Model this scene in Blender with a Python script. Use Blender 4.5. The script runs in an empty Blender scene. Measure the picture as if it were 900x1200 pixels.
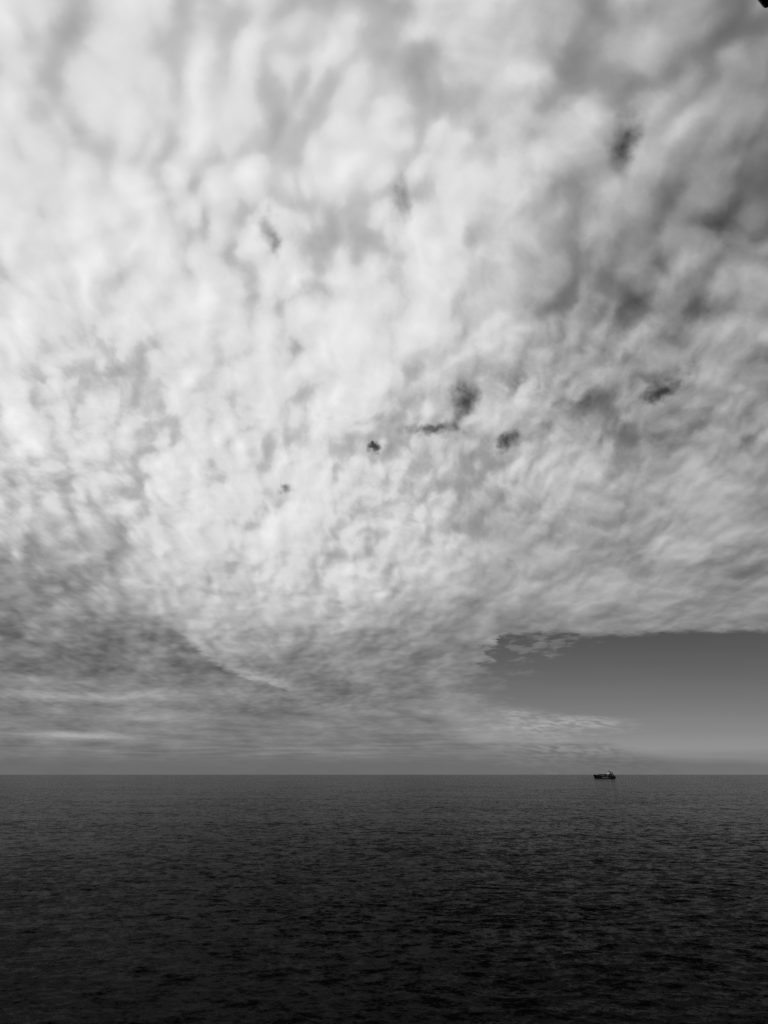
import bpy, bmesh, math, random
import numpy as np
from mathutils import Vector

scene = bpy.context.scene
COL = scene.collection
R = math.radians

# ------------------------------------------------------------------ camera
EYE_H = 26.0                      # railing of the ship the picture is taken from
PITCH = 31.6                      # degrees above the horizon
cam_data = bpy.data.cameras.new('camera')
cam_data.sensor_fit = 'VERTICAL'
cam_data.sensor_height = 24.0
cam_data.lens = 10.0              # very wide phone lens (500 px for 1200 px of height)
cam_data.clip_start = 0.1
cam_data.clip_end = 300000.0
cam = bpy.data.objects.new('camera', cam_data)
cam.location = (0, 0, EYE_H)
cam.rotation_euler = (R(90 + PITCH), 0, 0)
COL.objects.link(cam)
scene.camera = cam

scene.view_settings.view_transform = 'Standard'
scene.view_settings.look = 'None'
scene.view_settings.exposure = 0.0
scene.view_settings.gamma = 1.0
scene.view_settings.use_curve_mapping = False
scene.cycles.max_bounces = 4
scene.cycles.glossy_bounces = 3
scene.cycles.diffuse_bounces = 2
scene.cycles.use_adaptive_sampling = False
scene.cycles.sample_clamp_indirect = 2.0
scene.cycles.sample_clamp_direct = 4.0
scene.cycles.use_denoising = False         # keep the fine grain of the water

# ------------------------------------------------------------------ sun (veiled by the cloud deck)
SUN_EL, SUN_AZ = 52.0, -55.0      # azimuth from +Y, negative = to the left
sd = bpy.data.lights.new('sun', 'SUN')
sd.energy = 1.0
sd.angle = R(50)
sd.color = (1.0, 1.0, 1.0)
sun = bpy.data.objects.new('sun', sd)
to_sun = Vector((math.sin(R(SUN_AZ)) * math.cos(R(SUN_EL)), math.cos(R(SUN_AZ)) * math.cos(R(SUN_EL)), math.sin(R(SUN_EL))))
sun.rotation_euler = to_sun.to_track_quat('Z', 'Y').to_euler()
sun.location = (-60, 60, 120)
COL.objects.link(sun)


# ------------------------------------------------------------------ small node language
class NB:
    def __init__(s, tree):
        s.t = tree

    def node(s, kind, **kw):
        n = s.t.nodes.new(kind)
        for k, v in kw.items():
            setattr(n, k, v)
        return n

    def put(s, sock, v):
        if isinstance(v, F):
            s.t.links.new(v.o, sock)
        elif hasattr(v, 'is_linked') or isinstance(v, bpy.types.NodeSocket):
            s.t.links.new(v, sock)
        else:
            sock.default_value = v

    def m(s, op, a, b=0.0, c=0.0, clamp=False):
        n = s.node('ShaderNodeMath', operation=op, use_clamp=clamp)
        s.put(n.inputs[0], a); s.put(n.inputs[1], b); s.put(n.inputs[2], c)
        return F(s, n.outputs[0])

    def vec(s, x, y, z=0.0):
        n = s.node('ShaderNodeCombineXYZ')
        s.put(n.inputs[0], x); s.put(n.inputs[1], y); s.put(n.inputs[2], z)
        return F(s, n.outputs[0])

    def sep(s, v):
        n = s.node('ShaderNodeSeparateXYZ')
        s.put(n.inputs[0], v)
        return [F(s, o) for o in n.outputs]

    def noise(s, v, scale, detail=4.0, rough=0.5, dist=0.0, lac=2.0, color=False, norm=True):
        n = s.node('ShaderNodeTexNoise', noise_dimensions='3D', normalize=norm)
        s.put(n.inputs['Vector'], v)
        n.inputs['Scale'].default_value = scale
        n.inputs['Detail'].default_value = detail
        n.inputs['Roughness'].default_value = rough
        n.inputs['Distortion'].default_value = dist
        n.inputs['Lacunarity'].default_value = lac
        return F(s, n.outputs['Color' if color else 'Fac'])

    def cells(s, v, scale, smooth=0.8, rnd=0.9):
        n = s.node('ShaderNodeTexVoronoi', voronoi_dimensions='2D', feature='SMOOTH_F1')
        s.put(n.inputs['Vector'], v)
        n.inputs['Scale'].default_value = scale
        n.inputs['Smoothness'].default_value = smooth
        n.inputs['Randomness'].default_value = rnd
        return F(s, n.outputs['Distance'])

    def smooth(s, x, a, b):           # smoothstep a..b -> 0..1 (a may exceed b)
        n = s.node('ShaderNodeMapRange', interpolation_type='SMOOTHSTEP')
        s.put(n.inputs[0], x)
        if a <= b:
            n.inputs[1].default_value, n.inputs[2].default_value = a, b
            n.inputs[3].default_value, n.inputs[4].default_value = 0.0, 1.0
        else:
            n.inputs[1].default_value, n.inputs[2].default_value = b, a
            n.inputs[3].default_value, n.inputs[4].default_value = 1.0, 0.0
        return F(s, n.outputs[0])


class F:
    def __init__(s, nb, o):
        s.nb, s.o = nb, o
    def __add__(s, b): return s.nb.m('ADD', s, b)
    __radd__ = __add__
    def __sub__(s, b): return s.nb.m('SUBTRACT', s, b)
    def __rsub__(s, b): return s.nb.m('SUBTRACT', b, s)
    def __mul__(s, b): return s.nb.m('MULTIPLY', s, b)
    __rmul__ = __mul__
    def __truediv__(s, b): return s.nb.m('DIVIDE', s, b)
    def __rtruediv__(s, b): return s.nb.m('DIVIDE', b, s)
    def __pow__(s, b): return s.nb.m('POWER', s, b)
    def max(s, b): return s.nb.m('MAXIMUM', s, b)
    def min(s, b): return s.nb.m('MINIMUM', s, b)
    def exp(s): return s.nb.m('EXPONENT', s)
    def clamp(s): return s.nb.m('ADD', s, 0.0, clamp=True)
    def mix(s, b, f): return s + (b - s) * f      # s -> b


# ------------------------------------------------------------------ world: Nishita sky under a deck of altocumulus
# The deck is a flat layer: every direction is projected to the point (X, Y) where it meets the
# layer, in units of the layer's height (X to the right, Y away from the viewer).
TH = R(PITCH)

def layer(u, v):
    """direction of a sky feature (as read off a 900 x 1200 view) -> its place (X, Y) on the cloud layer"""
    r, up = (u - 450) / 500.0, (600 - v) / 500.0
    x, y, z = r, math.cos(TH) - up * math.sin(TH), math.sin(TH) + up * math.cos(TH)
    return x / z, y / z

world = bpy.data.worlds.new('World')
scene.world = world
world.use_nodes = True
wt = world.node_tree
wt.nodes.clear()
nb = NB(wt)
geo = nb.node('ShaderNodeTexCoord')
dx, dy, dz = nb.sep(geo.outputs['Generated'])
zc = dz.max(0.0) + 0.006
X = dx / zc
Y = dy / zc

# clear sky
sky = nb.node('ShaderNodeTexSky', sky_type='NISHITA')
sky.sun_disc = False
sky.sun_elevation = R(SUN_EL)
sky.sun_rotation = R(SUN_AZ)
sky.altitude = 18.0
sky.air_density = 1.0
sky.dust_density = 0.5
sky.ozone_density = 1.5
sr = nb.node('ShaderNodeSeparateColor')
wt.links.new(sky.outputs[0], sr.inputs[0])
sr_r, sr_g, sr_b = [F(nb, o) for o in sr.outputs]
clear = (sr_r * 0.9 + sr_g * 0.1) * 0.185         # black-and-white film behind a red filter

P0 = nb.vec(X, Y)
RD = (X * X + Y * Y + 0.0001) ** 0.5                # distance out along the layer
grow = (RD * 0.28 + nb.m('LOGARITHM', RD * 1.3 + 1.0, math.e) * 0.92) / RD    # cloudlets are larger far out than overhead
XN = X * grow
YN0 = Y * grow * (1.0 + (RD * -1.0).exp() * 0.85)
P0 = nb.vec(XN * 0.82 + YN0 * 0.57, YN0 * 0.82 - XN * 0.57)
w1 = nb.sep(nb.noise(P0, 1.6, 2, 0.5, color=True))
w2 = nb.sep(nb.noise(P0, 6.0, 4, 0.55, color=True))
wx = (w1[0] - 0.5) * 0.12 + (w2[0] - 0.5) * 0.085
wy = (w1[1] - 0.5) * 0.12 + (w2[1] - 0.5) * 0.085
XW = XN + wx
YN = YN0     # cells overhead are shorter than the far ones
YW = YN + wy

# rolls run away from the viewer, slightly aslant; cells between them
def puffs(ox, oy):
    p, q = XW + ox, (YW + oy) * 0.80                 # cells are drawn out along the wind
    a, b = p * 0.84 + q * 0.54, q * 0.84 - p * 0.54
    big = nb.noise(nb.vec(a, b, 3.1), 3.4, 2, 0.45)
    mid = nb.noise(nb.vec(a, b, 7.7), 7.2, 2, 0.50) * 0.40 + (0.86 - nb.cells(nb.vec(a, b), 6.0, 0.55)) * 0.38 + (0.86 - nb.cells(nb.vec(a + 3.3, b), 12.5, 0.55)) * 0.24
    fin = nb.noise(nb.vec(a, b, 1.7), 17.0, 3, 0.52)
    return big, mid, fin

lumpy = nb.smooth(w1[2], 0.36, 0.62) * 0.45 + 0.65          # some of the deck is cobbled, some smooth
b0, m0, f0 = puffs(0.0, 0.0)
b1, m1, f1 = puffs(-0.020, -0.024)
dist_fade = 1.0 / (1.0 + (Y / 5.0) ** 2.0)
fine_fade = 1.0 / (1.0 + (Y / 2.6) ** 2.0)
near_soft = nb.smooth(Y, 0.15, 1.1)                # overhead the deck is smooth and woolly

def blob(u, v, su, sv, amp, warp=True, skew=0.0):
    """soft patch around a feature of the layer; su, sv: half widths in the view"""
    cx, cy = layer(u, v)
    ax, _ = layer(u + su, v)
    _, ay0 = layer(u, v + sv)
    _, ay1 = layer(u, v - sv)
    sx, sy = abs(ax - cx), abs(ay0 - ay1) / 2
    a, b = (XH, YH) if warp else (X, Y)
    ex = (a - cx - (b - cy) * skew) / sx
    ey = (b - cy) / sy
    return (ex * ex + ey * ey) * -0.5, amp

def add_blobs(t, lst):
    for e, amp in lst:
        t = t + e.exp() * amp
    return t

# gentle warp for placed features, so that their outlines are ragged but stay in place
w3 = nb.sep(nb.noise(nb.vec(XN, YN), 15.0, 3, 0.6, color=True))
XH = X + (w3[0] - 0.5) * (Y * 0.05 + 0.02)
YH = Y + (w3[1] - 0.5) * (Y * 0.09 + 0.02)

# ---- tone of the deck (what the film records, 0..1), large forms
el = dz                                             # sine of the elevation
az = dx / (dx * dx + dy * dy).max(1e-6) ** 0.5      # sine of the azimuth
tanaz = dx / dy.max(0.02)
tanel = dz / dy.max(0.02)
rt = nb.smooth(tanaz, -0.10, 0.28)                 # to the right the far deck is woollier, with larger clumps
cs = dx * to_sun.x + dy * to_sun.y + dz * to_sun.z
tone = 0.60 + nb.smooth(cs, 0.30, 0.96) * 0.27 - nb.smooth(az, 0.10, 0.80) * nb.smooth(el, 0.25, 0.7) * 0.03
# haze and thicker deck toward the horizon
tone = (tone - rt * 0.035).mix(0.48, nb.smooth(el, 0.38, 0.10))
tone = add_blobs(tone, [
    blob(0, 705, 200, 75, -0.20),
    blob(60, 775, 150, 30, 0.04),
    blob(250, 600, 120, 80, 0.04),
    blob(0, 620, 130, 45, -0.10),
    blob(300, 700, 110, 50, 0.04),
    blob(850, 250, 60, 90, -0.07),
    blob(870, 160, 60, 60, -0.05),
    blob(640, 400, 120, 60, -0.02),
    blob(840, 640, 200, 70, 0.04),
    blob(600, 640, 160, 60, 0.03),
    blob(500, 545, 140, 40, 0.03),
    blob(440, 200, 90, 60, 0.04),
    blob(660, 90, 130, 90, 0.05),
    blob(650, 846, 90, 16, 0.15),
    blob(670, 863, 50, 2.5, 0.07),
    blob(95, 858, 42, 3, 0.20),
    blob(60, 812, 90, 4, 0.11),
    blob(190, 838, 40, 4, 0.10),
])
# a second, lower sheet ends along a curved rim on the left
rim_r = (((XH * 1.0 + 0.40) / 1.27) ** 2.0 + ((YH - 4.1) / 2.75) ** 2.0) ** 0.5 + (w1[2] - 0.5) * 0.34 + (w2[2] - 0.5) * 0.22
rim_w = nb.smooth(X, -0.2, -1.1) * nb.smooth(Y, 2.6, 4.2) * nb.smooth(Y, 7.0, 5.2)
rim_in = nb.smooth(rim_r, 1.07, 0.95)
tone = tone + rim_w * (rim_in * nb.smooth(rim_r, 0.70, 1.0) * 0.15 - (1.0 - rim_in) * nb.smooth(rim_r, 1.5, 1.0) * 0.015)
mid_fade = 1.0 / (1.0 + (Y / (3.0 - rt * 1.4)) ** 2.0)
wool = nb.noise(nb.vec(XW, YW, 12.0), 4.2, 6, 0.62)
open_ = nb.smooth(cs, 0.95, 0.60)                  # the deck is thinner away from the sun's side
shade = (b0 - 0.5) * 0.36 * dist_fade + (m0 - 0.5) * 0.22 * mid_fade * lumpy + (wool - 0.5) * (0.14 + rt * 0.26) * dist_fade
relief = ((b0 - b1) * (1.0 - rt * 0.35) * dist_fade + (m0 - m1) * 0.62 * mid_fade * lumpy * (near_soft * 0.15 + 0.85)) + (f0 - f1) * 0.42 * fine_fade * mid_fade * lumpy * near_soft
thin = nb.smooth(m0 * 0.6 + b0 * 0.4 + (f0 - 0.5) * 0.25 * near_soft, 0.50, 0.34) * fine_fade * mid_fade
roll = nb.noise(nb.vec(XW, YW * 0.26, 21.0), 7.5, 3, 0.5)     # faint rolls running away from the viewer
delta = (roll - 0.5) * 0.16 * dist_fade + shade * 0.90 + relief * 1.05 - thin * (0.09 + open_ * 0.06)
delta = delta - (delta + 0.13).min(0.0) * 0.35       # even the thickest puffs still let light through
tone = tone + delta
strk = nb.noise(nb.vec(X * 0.45 + wx, Y * 0.55 + wy, 5.0), 1.0, 4, 0.50)
mott = nb.noise(nb.vec(tanaz * 11.0 + tanel * 9.0, tanel * 34.0, 5.5), 1.0, 5, 0.58)
tone = tone + ((strk - 0.5) * 0.20 + (mott - 0.5) * 0.26) * nb.smooth(el, 0.42, 0.15)

# ---- how closely the deck covers the sky
holes = add_blobs(nb.m('ADD', 0.0, 0.0), [
    blob(313, 262, 14, 24, 0.80),
    blob(472, 235, 14, 26, 0.6),
    blob(730, 162, 18, 26, 0.75),
    blob(340, 405, 16, 12, 0.5),
    blob(540, 472, 14, 18, 0.85),
    blob(505, 500, 26, 6, 0.9),
    blob(440, 523, 5, 4, 1.05),
    blob(385, 490, 12, 6, 0.5),
    blob(594, 514, 9, 13, 0.95),
    blob(780, 455, 14, 7, 0.85),
    blob(806, 432, 20, 16, 0.50),
    blob(745, 462, 24, 8, 0.45),
    blob(335, 570, 14, 6, 0.75),
    blob(690, 455, 11, 10, 0.7),
    blob(660, 125, 14, 12, 0.35),
    blob(620, 440, 30, 22, 0.35),
])
hv = holes + ((0.5 - m0) * 0.7 + (0.5 - f0) * 1.1) * (nb.smooth(holes, 0.02, 0.40) * 0.85 + 0.15)
cover = 1.0 - nb.smooth(hv, 0.22, 1.20)

# ---- the clear gap low on the right, with its ragged edge
ecoord = nb.vec(tanaz * 6.0, tanel * 14.0, 9.0)
en = nb.noise(ecoord, 1.6, 6, 0.62) - 0.5
en2 = nb.noise(nb.vec(tanaz * 16.0, tanel * 60.0, 4.0), 1.3, 5, 0.6) - 0.5
gap_top = nb.smooth(tanel + en * 0.045 + en2 * (0.020 + nb.smooth(tanaz, 0.50, 0.25) * 0.06) - (tanaz - 0.5) * (tanaz - 0.5) * 0.05, 0.294, 0.274)
fc = nb.node('ShaderNodeFloatCurve')              # how far to the right the cloud reaches at each height
cv = fc.mapping.curves[0]
pts = [(0.0, 0.60), (0.15, 0.50), (0.20, 0.44), (0.235, 0.50), (0.275, 0.53), (0.32, 0.50), (0.37, 0.38), (0.44, 0.26), (0.56, 0.215), (0.74, 0.225), (0.83, 0.24), (0.90, 0.27), (1.0, 0.34)]
cv.points[0].location = pts[0]; cv.points[1].location = pts[-1]
for p_ in pts[1:-1]:
    cv.points.new(*p_)
fc.mapping.update()
fc.inputs[0].default_value = 1.0
nb.put(fc.inputs[1], (tanel / 0.30).clamp())
reach = F(nb, fc.outputs[0])
lx = tanaz - reach + en * 0.16 + en2 * 0.16
soft = nb.smooth(tanel, 0.25, 0.16)
gap_hard = nb.smooth(lx, -0.012, 0.015)
gap_softly = nb.smooth(lx, -0.09, 0.05)
gap = gap_top * gap_hard.mix(gap_softly, soft)
rip = nb.noise(nb.vec(tanaz * 46.0 + tanel * 60.0, tanel * 200.0, 2.2), 1.0, 3, 0.5)
veil = nb.smooth(tanaz, 0.16, 0.34) * nb.smooth(tanel, 0.20, 0.14)    # the tongue is thin and rippled
gap = gap.max(veil * (0.85 - nb.smooth(rip, 0.36, 0.60) * 0.75))
shred = nb.noise(nb.vec(tanaz * 26.0 - tanel * 20.0, tanel * 75.0, 6.0), 1.0, 5, 0.6)
shred_at = add_blobs(nb.m('ADD', 0.0, 0.0), [blob(630, 752, 45, 10, 1.0, False), blob(592, 790, 28, 22, 0.9, False)])
gap = gap * (1.0 - nb.smooth(shred + shred_at * 0.22 - 0.22, 0.44, 0.62) * shred_at.min(1.0) * 0.5)
cover = cover * (1.0 - gap)

# ---- haze and the far bank along the horizon
haze_n = nb.noise(nb.vec(tanaz * 2.0, tanel * 30.0, 2.0), 1.5, 3, 0.5)
clear = clear * 1.3
clear = clear.mix(3.5, (tanel * -8.0).exp()) * (0.94 + haze_n * 0.12)
bank = nb.smooth(tanel + (haze_n - 0.5) * 0.03, 0.050, 0.012)

tone = tone - (tone - 0.84).max(0.0) * 0.50
tone = tone.max(0.02).min(0.96)
cloud = tone ** 2.2
lum = clear.mix(cloud * 10.0, cover)
lum = lum.mix(1.40, bank * 0.85)
bg = nb.node('ShaderNodeBackground')
bg.inputs['Strength'].default_value = 0.1
cc = nb.node('ShaderNodeCombineColor')
for i in range(3):
    wt.links.new(lum.o, cc.inputs[i])
wt.links.new(cc.outputs[0], bg.inputs['Color'])
wo = nb.node('ShaderNodeOutputWorld')
wt.links.new(bg.outputs[0], wo.inputs['Surface'])
world.cycles.sampling_method = 'MANUAL'
world.cycles.sample_map_resolution = 256


# ------------------------------------------------------------------ materials
def material(name, tone, rough=0.5, spec=0.5, var=0.0, scale=1.0, metal=0.0):
    m = bpy.data.materials.new(name)
    m.use_nodes = True
    b = NB(m.node_tree)
    p = m.node_tree.nodes['Principled BSDF']
    p.inputs['Roughness'].default_value = rough
    p.inputs['Specular IOR Level'].default_value = spec
    p.inputs['Metallic'].default_value = metal
    tc = b.node('ShaderNodeTexCoord')
    n = b.noise(F(b, tc.outputs['Object']), scale, 4, 0.6)
    v = (n - 0.5) * (2 * var * tone) + tone
    c = b.node('ShaderNodeCombineColor')
    for i in range(3):
        m.node_tree.links.new(v.o, c.inputs[i])
    m.node_tree.links.new(c.outputs[0], p.inputs['Base Color'])
    return m


def sea_material():
    m = bpy.data.materials.new('sea_water')
    m.use_nodes = True
    t = m.node_tree
    b = NB(t)
    p = t.nodes['Principled BSDF']
    p.inputs['Base Color'].default_value = (0.002, 0.002, 0.002, 1)
    p.inputs['Roughness'].default_value = 0.10
    p.inputs['IOR'].default_value = 1.038         # polarised view: little surface glare
    tc = b.node('ShaderNodeTexCoord')
    x, y, z = b.sep(tc.outputs['Object'])
    g = b.node('ShaderNodeNewGeometry')
    nx, ny, nz = b.sep(g.outputs['Normal'])
    q = b.vec(x * 0.52 + y * 0.08, y, 0.0)
    c = b.sep(b.noise(q, 0.27, 5, 0.95, color=True))        # ripples on chop on swell
    gust = b.noise(b.vec(x * 0.35 + y * 0.1, y, 4.0), 0.012, 4, 0.6)     # cat's paws: rougher and smoother patches
    k = 0.70 + b.smooth(gust, 0.32, 0.68) * 0.6
    gx_ = (c[0] - 0.5) * 1.3
    gy_ = (c[1] - 0.5) * 3.1
    band = b.noise(b.vec((x - y * 0.25) * 0.22, y + x * 0.22, 7.0), 0.022, 3, 0.55)   # low swell running aslant
    gy_ = gy_ + (band - 0.5) * 0.34
    sx = gx_
    sy = (gy_ + gy_ * gy_ * 2.2) * -1.0       # steeper on the side they run to
    nv = b.vec(nx + sx * k, ny + sy * k, nz)
    nn = b.node('ShaderNodeVectorMath', operation='NORMALIZE')
    b.put(nn.inputs[0], nv)
    t.links.new(nn.outputs[0], p.inputs['Normal'])
    return m


# ------------------------------------------------------------------ the sea: one sheet of real waves to the horizon
def build_sea():
    rng = np.random.default_rng(11)
    r = [2.0]
    while r[-1] < 90000:
        q = r[-1]
        if q < 56: s = 2.0
        elif q < 190: s = 0.34 + (q - 56) * 0.0010
        elif q < 600: s = 0.47 + (q - 190) * 0.0042
        elif q < 1900: s = 2.2 + (q - 600) * 0.0035
        else: s = q * 0.06
        r.append(q + s)
    r = np.array(r)
    ds = np.gradient(r)
    half = R(50)
    dense = np.linspace(-half, half, 880)
    rest = np.linspace(half, 2 * math.pi - half, 92)[1:-1]
    a = np.concatenate([dense, rest])
    nr, na = len(r), len(a)
    da = np.full(na, dense[1] - dense[0]); da[len(dense):] = rest[1] - rest[0]
    RR, AA = np.meshgrid(r, a, indexing='ij')
    Xs = (RR * np.sin(AA)).ravel(); Ys = (RR * np.cos(AA)).ravel()
    sp = np.maximum(ds[:, None] * 0.9, r[:, None] * da[None, :]).ravel()
    Z = np.zeros_like(Xs); DX = np.zeros_like(Xs); DY = np.zeros_like(Xs)
    ncomp = 150
    lam = np.exp(np.linspace(math.log(0.95), math.log(40), ncomp)) * rng.uniform(0.97, 1.03, ncomp)
    order = np.argsort(-lam)
    far = Xs * Xs + Ys * Ys < 4000.0 ** 2
    for i in order:
        L = lam[i]
        k = 2 * math.pi / L
        lp = 3.2                                            # dominant wavelength
        amp = 0.0042 * L * (math.exp(-0.6 * (L / lp) ** 2) + 0.12 * math.exp(-0.6 * (L / 22) ** 2)) * rng.uniform(0.6, 1.3)
        spread = 0.22 + 0.2 * math.exp(-L / 4.0)
        th = R(-82) + rng.normal() * spread                 # travel direction (towards the viewer, slightly right)
        kx, ky = k * math.cos(th), k * math.sin(th)
        w = np.clip((L / sp - 2.2) / 2.5, 0, 1)
        idx = np.nonzero((w > 0) & far)[0]
        if len(idx) == 0:
            continue
        ph = kx * Xs[idx] + ky * Ys[idx] + rng.uniform(0, 2 * math.pi)
        A = amp * w[idx]
        Z[idx] += A * np.cos(ph)
        sn = A * np.sin(ph) * 0.6
        DX[idx] -= sn * math.cos(th); DY[idx] -= sn * math.sin(th)
    co = np.empty((nr * na + 1, 3), np.float32)
    co[:-1, 0] = Xs + DX; co[:-1, 1] = Ys + DY; co[:-1, 2] = Z
    co[-1] = (0, 0, 0)
    i = np.arange(nr - 1)[:, None] * na
    j = np.arange(na)[None, :]
    j2 = (np.arange(na) + 1)[None, :] % na
    quads = np.stack([i + j, i + j2, i + na + j2, i + na + j], -1).reshape(-1, 4)
    quads = quads[:, ::-1]
    tris = np.stack([np.arange(na), (np.arange(na) + 1) % na, np.full(na, nr * na)], -1)
    me = bpy.data.meshes.new('sea')
    me.vertices.add(len(co)); me.vertices.foreach_set('co', co.ravel())
    loops = np.concatenate([quads.ravel(), tris.ravel()]).astype(np.int32)
    me.loops.add(len(loops)); me.loops.foreach_set('vertex_index', loops)
    npoly = len(quads) + len(tris)
    starts = np.concatenate([np.arange(len(quads)) * 4, len(quads) * 4 + np.arange(len(tris)) * 3]).astype(np.int32)
    me.polygons.add(npoly); me.polygons.foreach_set('loop_start', starts)
    me.polygons.foreach_set('use_smooth', np.ones(npoly, bool))
    me.update(calc_edges=True)
    me.materials.append(sea_material())
    o = bpy.data.objects.new('sea', me)
    o['kind'] = 'structure'
    o['label'] = 'dark rippled open sea reaching to the horizon'
    COL.objects.link(o)
    print('sea verts', len(co), 'rings', nr)
    return o

build_sea()


# ------------------------------------------------------------------ the cargo ship near the horizon
def box(bm, x0, x1, y0, y1, z0, z1, mi=0, top=1.0):
    cx, cy = (x0 + x1) / 2, (y0 + y1) / 2
    vs = []
    for z, k in ((z0, 1.0), (z1, top)):
        for x, y in ((x0, y0), (x1, y0), (x1, y1), (x0, y1)):
            vs.append(bm.verts.new((cx + (x - cx) * k, cy + (y - cy) * k, z)))
    for f in ((3, 2, 1, 0), (4, 5, 6, 7), (0, 1, 5, 4), (1, 2, 6, 5), (2, 3, 7, 6), (3, 0, 4, 7)):
        bm.faces.new([vs[i] for i in f]).material_index = mi


def tube(bm, p, q, r0, r1, n=8, mi=0):
    p, q = Vector(p), Vector(q)
    d = (q - p).normalized()
    e = d.orthogonal().normalized(); g = d.cross(e)
    A = [bm.verts.new(p + (e * math.cos(t) + g * math.sin(t)) * r0) for t in [2 * math.pi * i / n for i in range(n)]]
    B = [bm.verts.new(q + (e * math.cos(t) + g * math.sin(t)) * r1) for t in [2 * math.pi * i / n for i in range(n)]]
    for i in range(n):
        bm.faces.new((A[i], A[(i + 1) % n], B[(i + 1) % n], B[i])).material_index = mi
    bm.faces.new(A[::-1]).material_index = mi
    bm.faces.new(B).material_index = mi


def obj(name, bm, mats, parent=None, smooth=False):
    bmesh.ops.recalc_face_normals(bm, faces=bm.faces)
    me = bpy.data.meshes.new(name)
    bm.to_mesh(me); bm.free()
    for m in (mats if isinstance(mats, (list, tuple)) else [mats]):
        me.materials.append(m)
    if smooth:
        for p in me.polygons: p.use_smooth = True
    o = bpy.data.objects.new(name, me)
    COL.objects.link(o)
    o.parent = parent
    return o


M_HULL = material('hull_black', 0.022, 0.45, 0.4, 0.5, 0.15)
M_DECK = material('deck_grey', 0.06, 0.7, 0.3, 0.4, 0.2)
M_WHITE = material('house_white', 0.84, 0.5, 0.4, 0.08, 0.3)
M_PALE = material('container_pale', 0.72, 0.6, 0.3, 0.2, 0.3)
M_DARKBOX = material('container_dark', 0.02, 0.6, 0.3, 0.5, 0.3)
M_MIDBOX = material('container_grey', 0.07, 0.6, 0.3, 0.4, 0.3)
M_GLASS = material('window_glass', 0.01, 0.1, 0.5)
M_STEEL = material('mast_steel', 0.035, 0.5, 0.4, 0.3, 0.4)
M_STRIPE = material('hull_paint_pale', 0.62, 0.5, 0.4, 0.2, 0.2)

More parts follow.
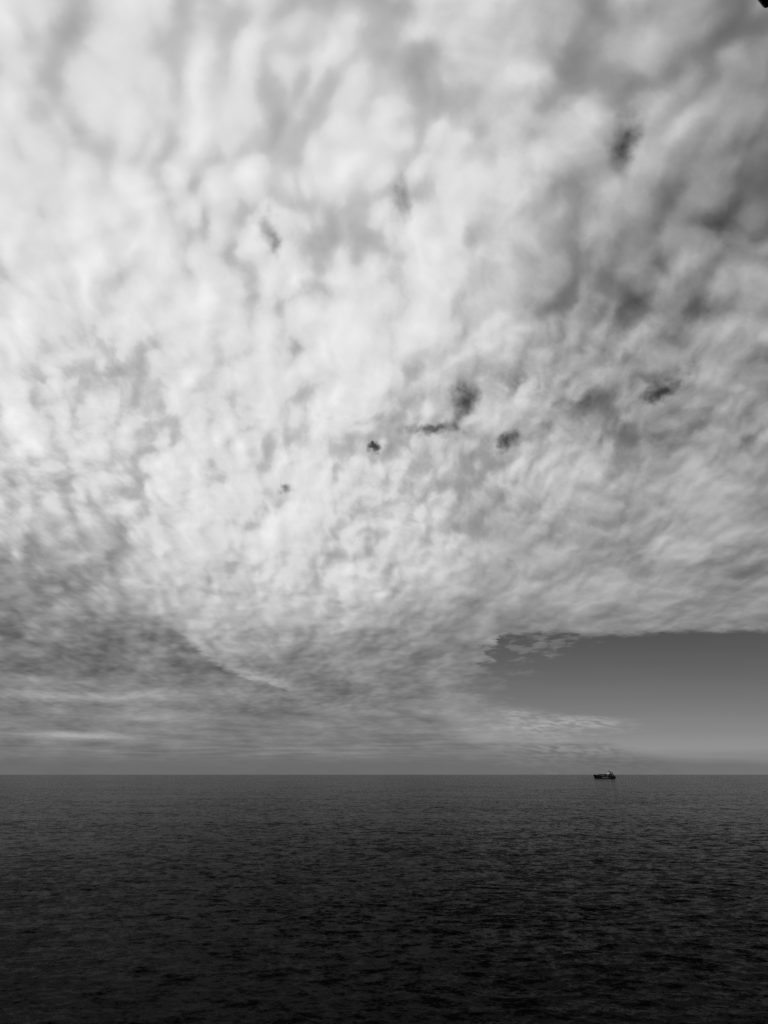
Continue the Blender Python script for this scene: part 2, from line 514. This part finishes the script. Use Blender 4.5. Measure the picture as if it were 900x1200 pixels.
def build_ship():
    ship = bpy.data.objects.new('cargo_ship', None)
    COL.objects.link(ship)
    ship['label'] = 'black-hulled cargo ship with white deckhouse aft, far out near the horizon'
    ship['category'] = 'ship'
    # hull: stations from stem to stern (x, deck height, half breadth at deck, half breadth at the water)
    st = [(-95, 25.5, 0.4, 0.2, 8.0), (-90, 25.0, 6.0, 1.6, 3.0), (-82, 24.4, 10.5, 5.0, 0), (-72, 24.0, 13.0, 9.0, 0), (-63, 23.8, 14.0, 12.0, 0),
          (-62.8, 15.5, 14.0, 12.0, 0), (-40, 14.5, 14.2, 13.8, 0), (0, 14.0, 14.2, 14.0, 0), (45, 14.2, 14.2, 13.4, 0),
          (70, 15.0, 14.0, 10.5, 0), (84, 16.0, 13.2, 6.5, 0), (92, 16.5, 12.2, 3.5, -1.5)]
    bm = bmesh.new()
    rows = []
    for x, zd, bd, bw, rk in st:
        row = []
        for t in (0.0, 0.25, 0.5, 0.75, 1.0):
            z = -4 + (zd + 4) * t
            f = max(0.0, (z / zd))
            hb = bw * (0.75 + 0.25 * min(1, (z + 4) / 4)) + (bd - bw) * f ** 1.5
            row.append((x + rk * (1 - t), hb, z))
        L = [bm.verts.new((p[0], -p[1], p[2])) for p in row]
        Rr = [bm.verts.new((p[0], p[1], p[2])) for p in row]
        rows.append((L, Rr))
    for (L0, R0), (L1, R1) in zip(rows, rows[1:]):
        for i in range(4):
            bm.faces.new((L0[i], L1[i], L1[i + 1], L0[i + 1]))
            bm.faces.new((R0[i + 1], R1[i + 1], R1[i], R0[i]))
        bm.faces.new((L0[4], L1[4], R1[4], R0[4]))
        bm.faces.new((L0[0], R0[0], R1[0], L1[0]))
    for (L, Rr), rev in ((rows[0], 0), (rows[-1], 1)):
        for i in range(4):
            bm.faces.new((L[i], L[i + 1], Rr[i + 1], Rr[i]))
    hull = obj('hull', bm, M_HULL, ship)
    hull['label'] = 'black hull with raised bow'
    for sgn in (-1, 1):
        bm = bmesh.new()                        # pale band amidships, too far off to read
        box(bm, -31, 20, sgn * 14.0 - 0.15, sgn * 14.0 + 0.15, 4.6, 8.6)
        box(bm, 20, 44, sgn * 13.9 - 0.2, sgn * 13.9 + 0.2, 5.6, 6.7)
        o = obj('hull_marking', bm, M_STRIPE, hull)
        o['label'] = 'pale painted band low on the hull side'
    bm = bmesh.new()                            # bulwark round the bow
    for i in range(0, 4):
        for sgn in (-1, 1):
            a_, b_ = st[i], st[i + 1]
            for j in range(1):
                p = [(a_[0], sgn * a_[2], a_[1]), (b_[0], sgn * b_[2], b_[1])]
                v = [bm.verts.new((q[0], q[1] * k, q[2] + dz_)) for k in (0.97, 1.0) for q in p for dz_ in (0, 1.6)]
                for f in ((0, 2, 3, 1), (4, 5, 7, 6), (1, 3, 7, 5), (0, 4, 6, 2), (0, 1, 5, 4), (2, 6, 7, 3)):
                    bm.faces.new([v[q] for q in f])
    obj('bulwark', bm, M_HULL, hull)
    for y in (-5, 5):
        bm = bmesh.new()
        box(bm, -82.4, -79.6, y - 2, y + 2, 24.3, 26.6, top=0.7)
        tube(bm, (-81, y - 2.4, 25.6), (-81, y + 2.4, 25.6), 1.0, 1.0)
        obj('windlass', bm, M_STEEL, ship)
    bm = bmesh.new()
    tube(bm, (-74, 0, 23.8), (-74, 0, 39), 0.7, 0.4)
    tube(bm, (-74, -3, 34), (-74, 3, 34), 0.3, 0.3)
    box(bm, -75, -73, -1.2, 1.2, 36, 36.6)
    obj('foremast', bm, M_STEEL, ship)
    rnd = random.Random(5)
    # hatch covers and the deck cargo: one stack of containers for each bay
    pale = {0: [(3, 0), (3, 1)], 1: [(2, 2)], 2: [(1, 1), (1, 2), (1, 0)], 3: [(1, 0), (1, 1)], 4: [(1, 2), (3, 1)], 5: [(1, 0), (1, 1)], 6: [(2, 2)]}
    for bay in range(7):
        x0 = -58 + bay * 14.2
        bm = bmesh.new()
        box(bm, x0 - 0.4, x0 + 12.6, -12.6, 12.6, 14.6, 16.6)
        obj('hatch_cover', bm, M_DECK, ship)
        bm = bmesh.new()
        tiers = [3, 5, 5, 5, 5, 5, 4][bay]
        for t in range(tiers):
            for c in range(10):
                y0 = -12.45 + c * 2.5
                if t == tiers - 1 and rnd.random() < 0.15:
                    continue
                mi = rnd.choice((0, 0, 0, 0, 1))
                if any(pt == t for pt, pc in pale[bay]) and c in (0, 1, 9) and rnd.random() < 0.9:
                    mi = 2
                z0 = 16.7 + t * 2.72
                for h in range(2):
                    box(bm, x0 + h * 6.2, x0 + h * 6.2 + 6.0, y0, y0 + 2.4, z0, z0 + 2.6, mi)
        obj('container_stack', bm, [M_DARKBOX, M_MIDBOX, M_PALE], ship)
        bm = bmesh.new()
        for y in (-13.2, 13.2):
            tube(bm, (x0 + 13.2, y, 14.2), (x0 + 13.2, y, 27), 0.35, 0.35, 6)
        box(bm, x0 + 12.9, x0 + 13.5, -13.2, 13.2, 26.6, 27.2)
        obj('lashing_bridge', bm, M_STEEL, ship)
    # deckhouse
    bm = bmesh.new()
    box(bm, 46, 68, -13.5, 13.5, 14.3, 22, 1)
    box(bm, 47, 67, -12, 12, 22, 31, 1)
    box(bm, 44, 66.5, -13, 13, 31, 41)
    box(bm, 36, 44, -13.4, 13.4, 31.2, 36)
    house = obj('deckhouse', bm, [M_WHITE, M_MIDBOX], ship)
    house['label'] = 'white stepped deckhouse near the stern'
    bm = bmesh.new()
    for lv in range(6):
        z = 19 + lv * 3.2
        hw = 12.0 if z < 30 else 13.0
        for k in range(6):
            for sgn in (-1, 1):
                if z > 22:
                    box(bm, 49.5 + k * 2.8, 50.6 + k * 2.8, sgn * hw - 0.06, sgn * hw + 0.06, z, z + 1.2)
        xw = 47 if z < 30 else 44
        for k in range(7):
            y = -9 + k * 3
            box(bm, xw - 0.06, xw + 0.06, y - 0.6, y + 0.6, z + 0.1, z + 1.3)
    obj('window_row', bm, M_GLASS, house)['kind'] = 'stuff'
    bm = bmesh.new()
    box(bm, 44.5, 58, -16.5, 16.5, 41.0, 42.2)
    bridge = obj('bridge_deck', bm, M_STEEL, ship)
    bm = bmesh.new()
    box(bm, 46, 58, -10.5, 10.5, 42.2, 45.6, top=0.96)
    box(bm, 43.0, 60, -12, 12, 45.6, 46.5)
    obj('wheelhouse', bm, M_STEEL, bridge)
    bm = bmesh.new()
    box(bm, 45.9, 46.15, -10, 10, 43.2, 45.0)
    obj('bridge_window', bm, M_GLASS, bridge)
    bm = bmesh.new()
    tube(bm, (54, 0, 46.4), (54, 0, 60), 1.1, 0.5)
    tube(bm, (54, -4, 52.5), (54, 4, 52.5), 0.4, 0.4)
    tube(bm, (58.5, 0, 46.4), (54, 0, 54), 0.5, 0.4)
    box(bm, 52, 56, -2.6, 2.6, 55.2, 55.9)
    box(bm, 51.5, 56.5, -0.5, 0.5, 57.2, 57.9)
    obj('radar_mast', bm, M_STEEL, ship)
    bm = bmesh.new()
    box(bm, 69.5, 78, -4.5, 4.5, 14.8, 41.5, top=0.8)
    box(bm, 69, 81, -9.5, 9.5, 14.8, 26, top=0.9)
    fun = obj('funnel', bm, M_HULL, ship)
    bm = bmesh.new()
    for dx_, dy_ in ((-1.5, -1.4), (-1.5, 1.4), (1.5, 0)):
        tube(bm, (73.8 + dx_, dy_, 41), (74.4 + dx_, dy_, 44.5), 0.7, 0.7)
    obj('exhaust_pipe', bm, M_STEEL, fun)
    bm = bmesh.new()                            # free-fall lifeboat ramp at the stern
    tube(bm, (80, -3, 27), (91, -3, 19), 0.5, 0.5); tube(bm, (80, 3, 27), (91, 3, 19), 0.5, 0.5)
    tube(bm, (88, -3, 15.8), (88, -3, 21.3), 0.4, 0.4); tube(bm, (88, 3, 15.8), (88, 3, 21.3), 0.4, 0.4)
    obj('lifeboat_ramp', bm, M_STEEL, ship)
    for sgn in (-1, 1):
        bm = bmesh.new()
        n = 9
        prev = None
        for i in range(n):
            t = i / (n - 1) * 2 - 1
            r = 1.9 * math.sqrt(max(0.02, 1 - t * t))
            ring = [bm.verts.new((66 + t * 5.2, sgn * 14.2 + r * math.cos(q), 19.2 + r * 0.95 * math.sin(q))) for q in [2 * math.pi * w / 10 for w in range(10)]]
            if prev:
                for w in range(10):
                    bm.faces.new((prev[w], prev[(w + 1) % 10], ring[(w + 1) % 10], ring[w]))
            else:
                bm.faces.new(ring[::-1])
            prev = ring
        bm.faces.new(prev)
        o = obj('lifeboat', bm, M_WHITE, ship, True)
    bm = bmesh.new()                            # rails along the main deck
    for sgn in (-1, 1):
        for z in (15.2, 15.9):
            tube(bm, (-60, sgn * 14.1, z), (88, sgn * 13.0, z + 1.6), 0.08, 0.08, 4)
        for k in range(38):
            x = -60 + k * 4
            y = sgn * (14.1 - (k / 37) * 1.1)
            tube(bm, (x, y, 14.0), (x, y, 16.0 + k / 37 * 1.6), 0.07, 0.07, 4)
    obj('deck_railing', bm, M_STEEL, ship)
    ship.location = (1646, 3750, 0)
    ship.scale = (0.94, 0.94, 0.94)
    ship.rotation_euler = (0, 0, R(9))
    return ship

build_ship()


# ------------------------------------------------------------------ corner of an awning plate of our own ship, just overhead to the right
def build_awning():
    plan = [(1.465, 0.383), (0.93, 0.107), (1.15, -3.0), (2.25, -3.0), (1.81, 0.18)]
    bm = bmesh.new()
    lo = [bm.verts.new((x, y, EYE_H + 2.50)) for x, y in plan]
    hi = [bm.verts.new((x, y, EYE_H + 2.525)) for x, y in plan]
    n = len(plan)
    bm.faces.new(lo); bm.faces.new(hi[::-1])
    for i in range(n):
        bm.faces.new((lo[i], hi[i], hi[(i + 1) % n], lo[(i + 1) % n]))
    bmesh.ops.recalc_face_normals(bm, faces=bm.faces)
    bmesh.ops.bevel(bm, geom=[e for e in bm.edges], offset=0.004, segments=1, affect='EDGES')
    o = obj('overhead_awning', bm, material('awning_black', 0.006, 0.6, 0.2, 0.3, 4.0))
    o['label'] = 'black corner of an overhead awning plate cut off at the top right of the view'
    o['category'] = 'awning'
    o['kind'] = 'thing'

build_awning()
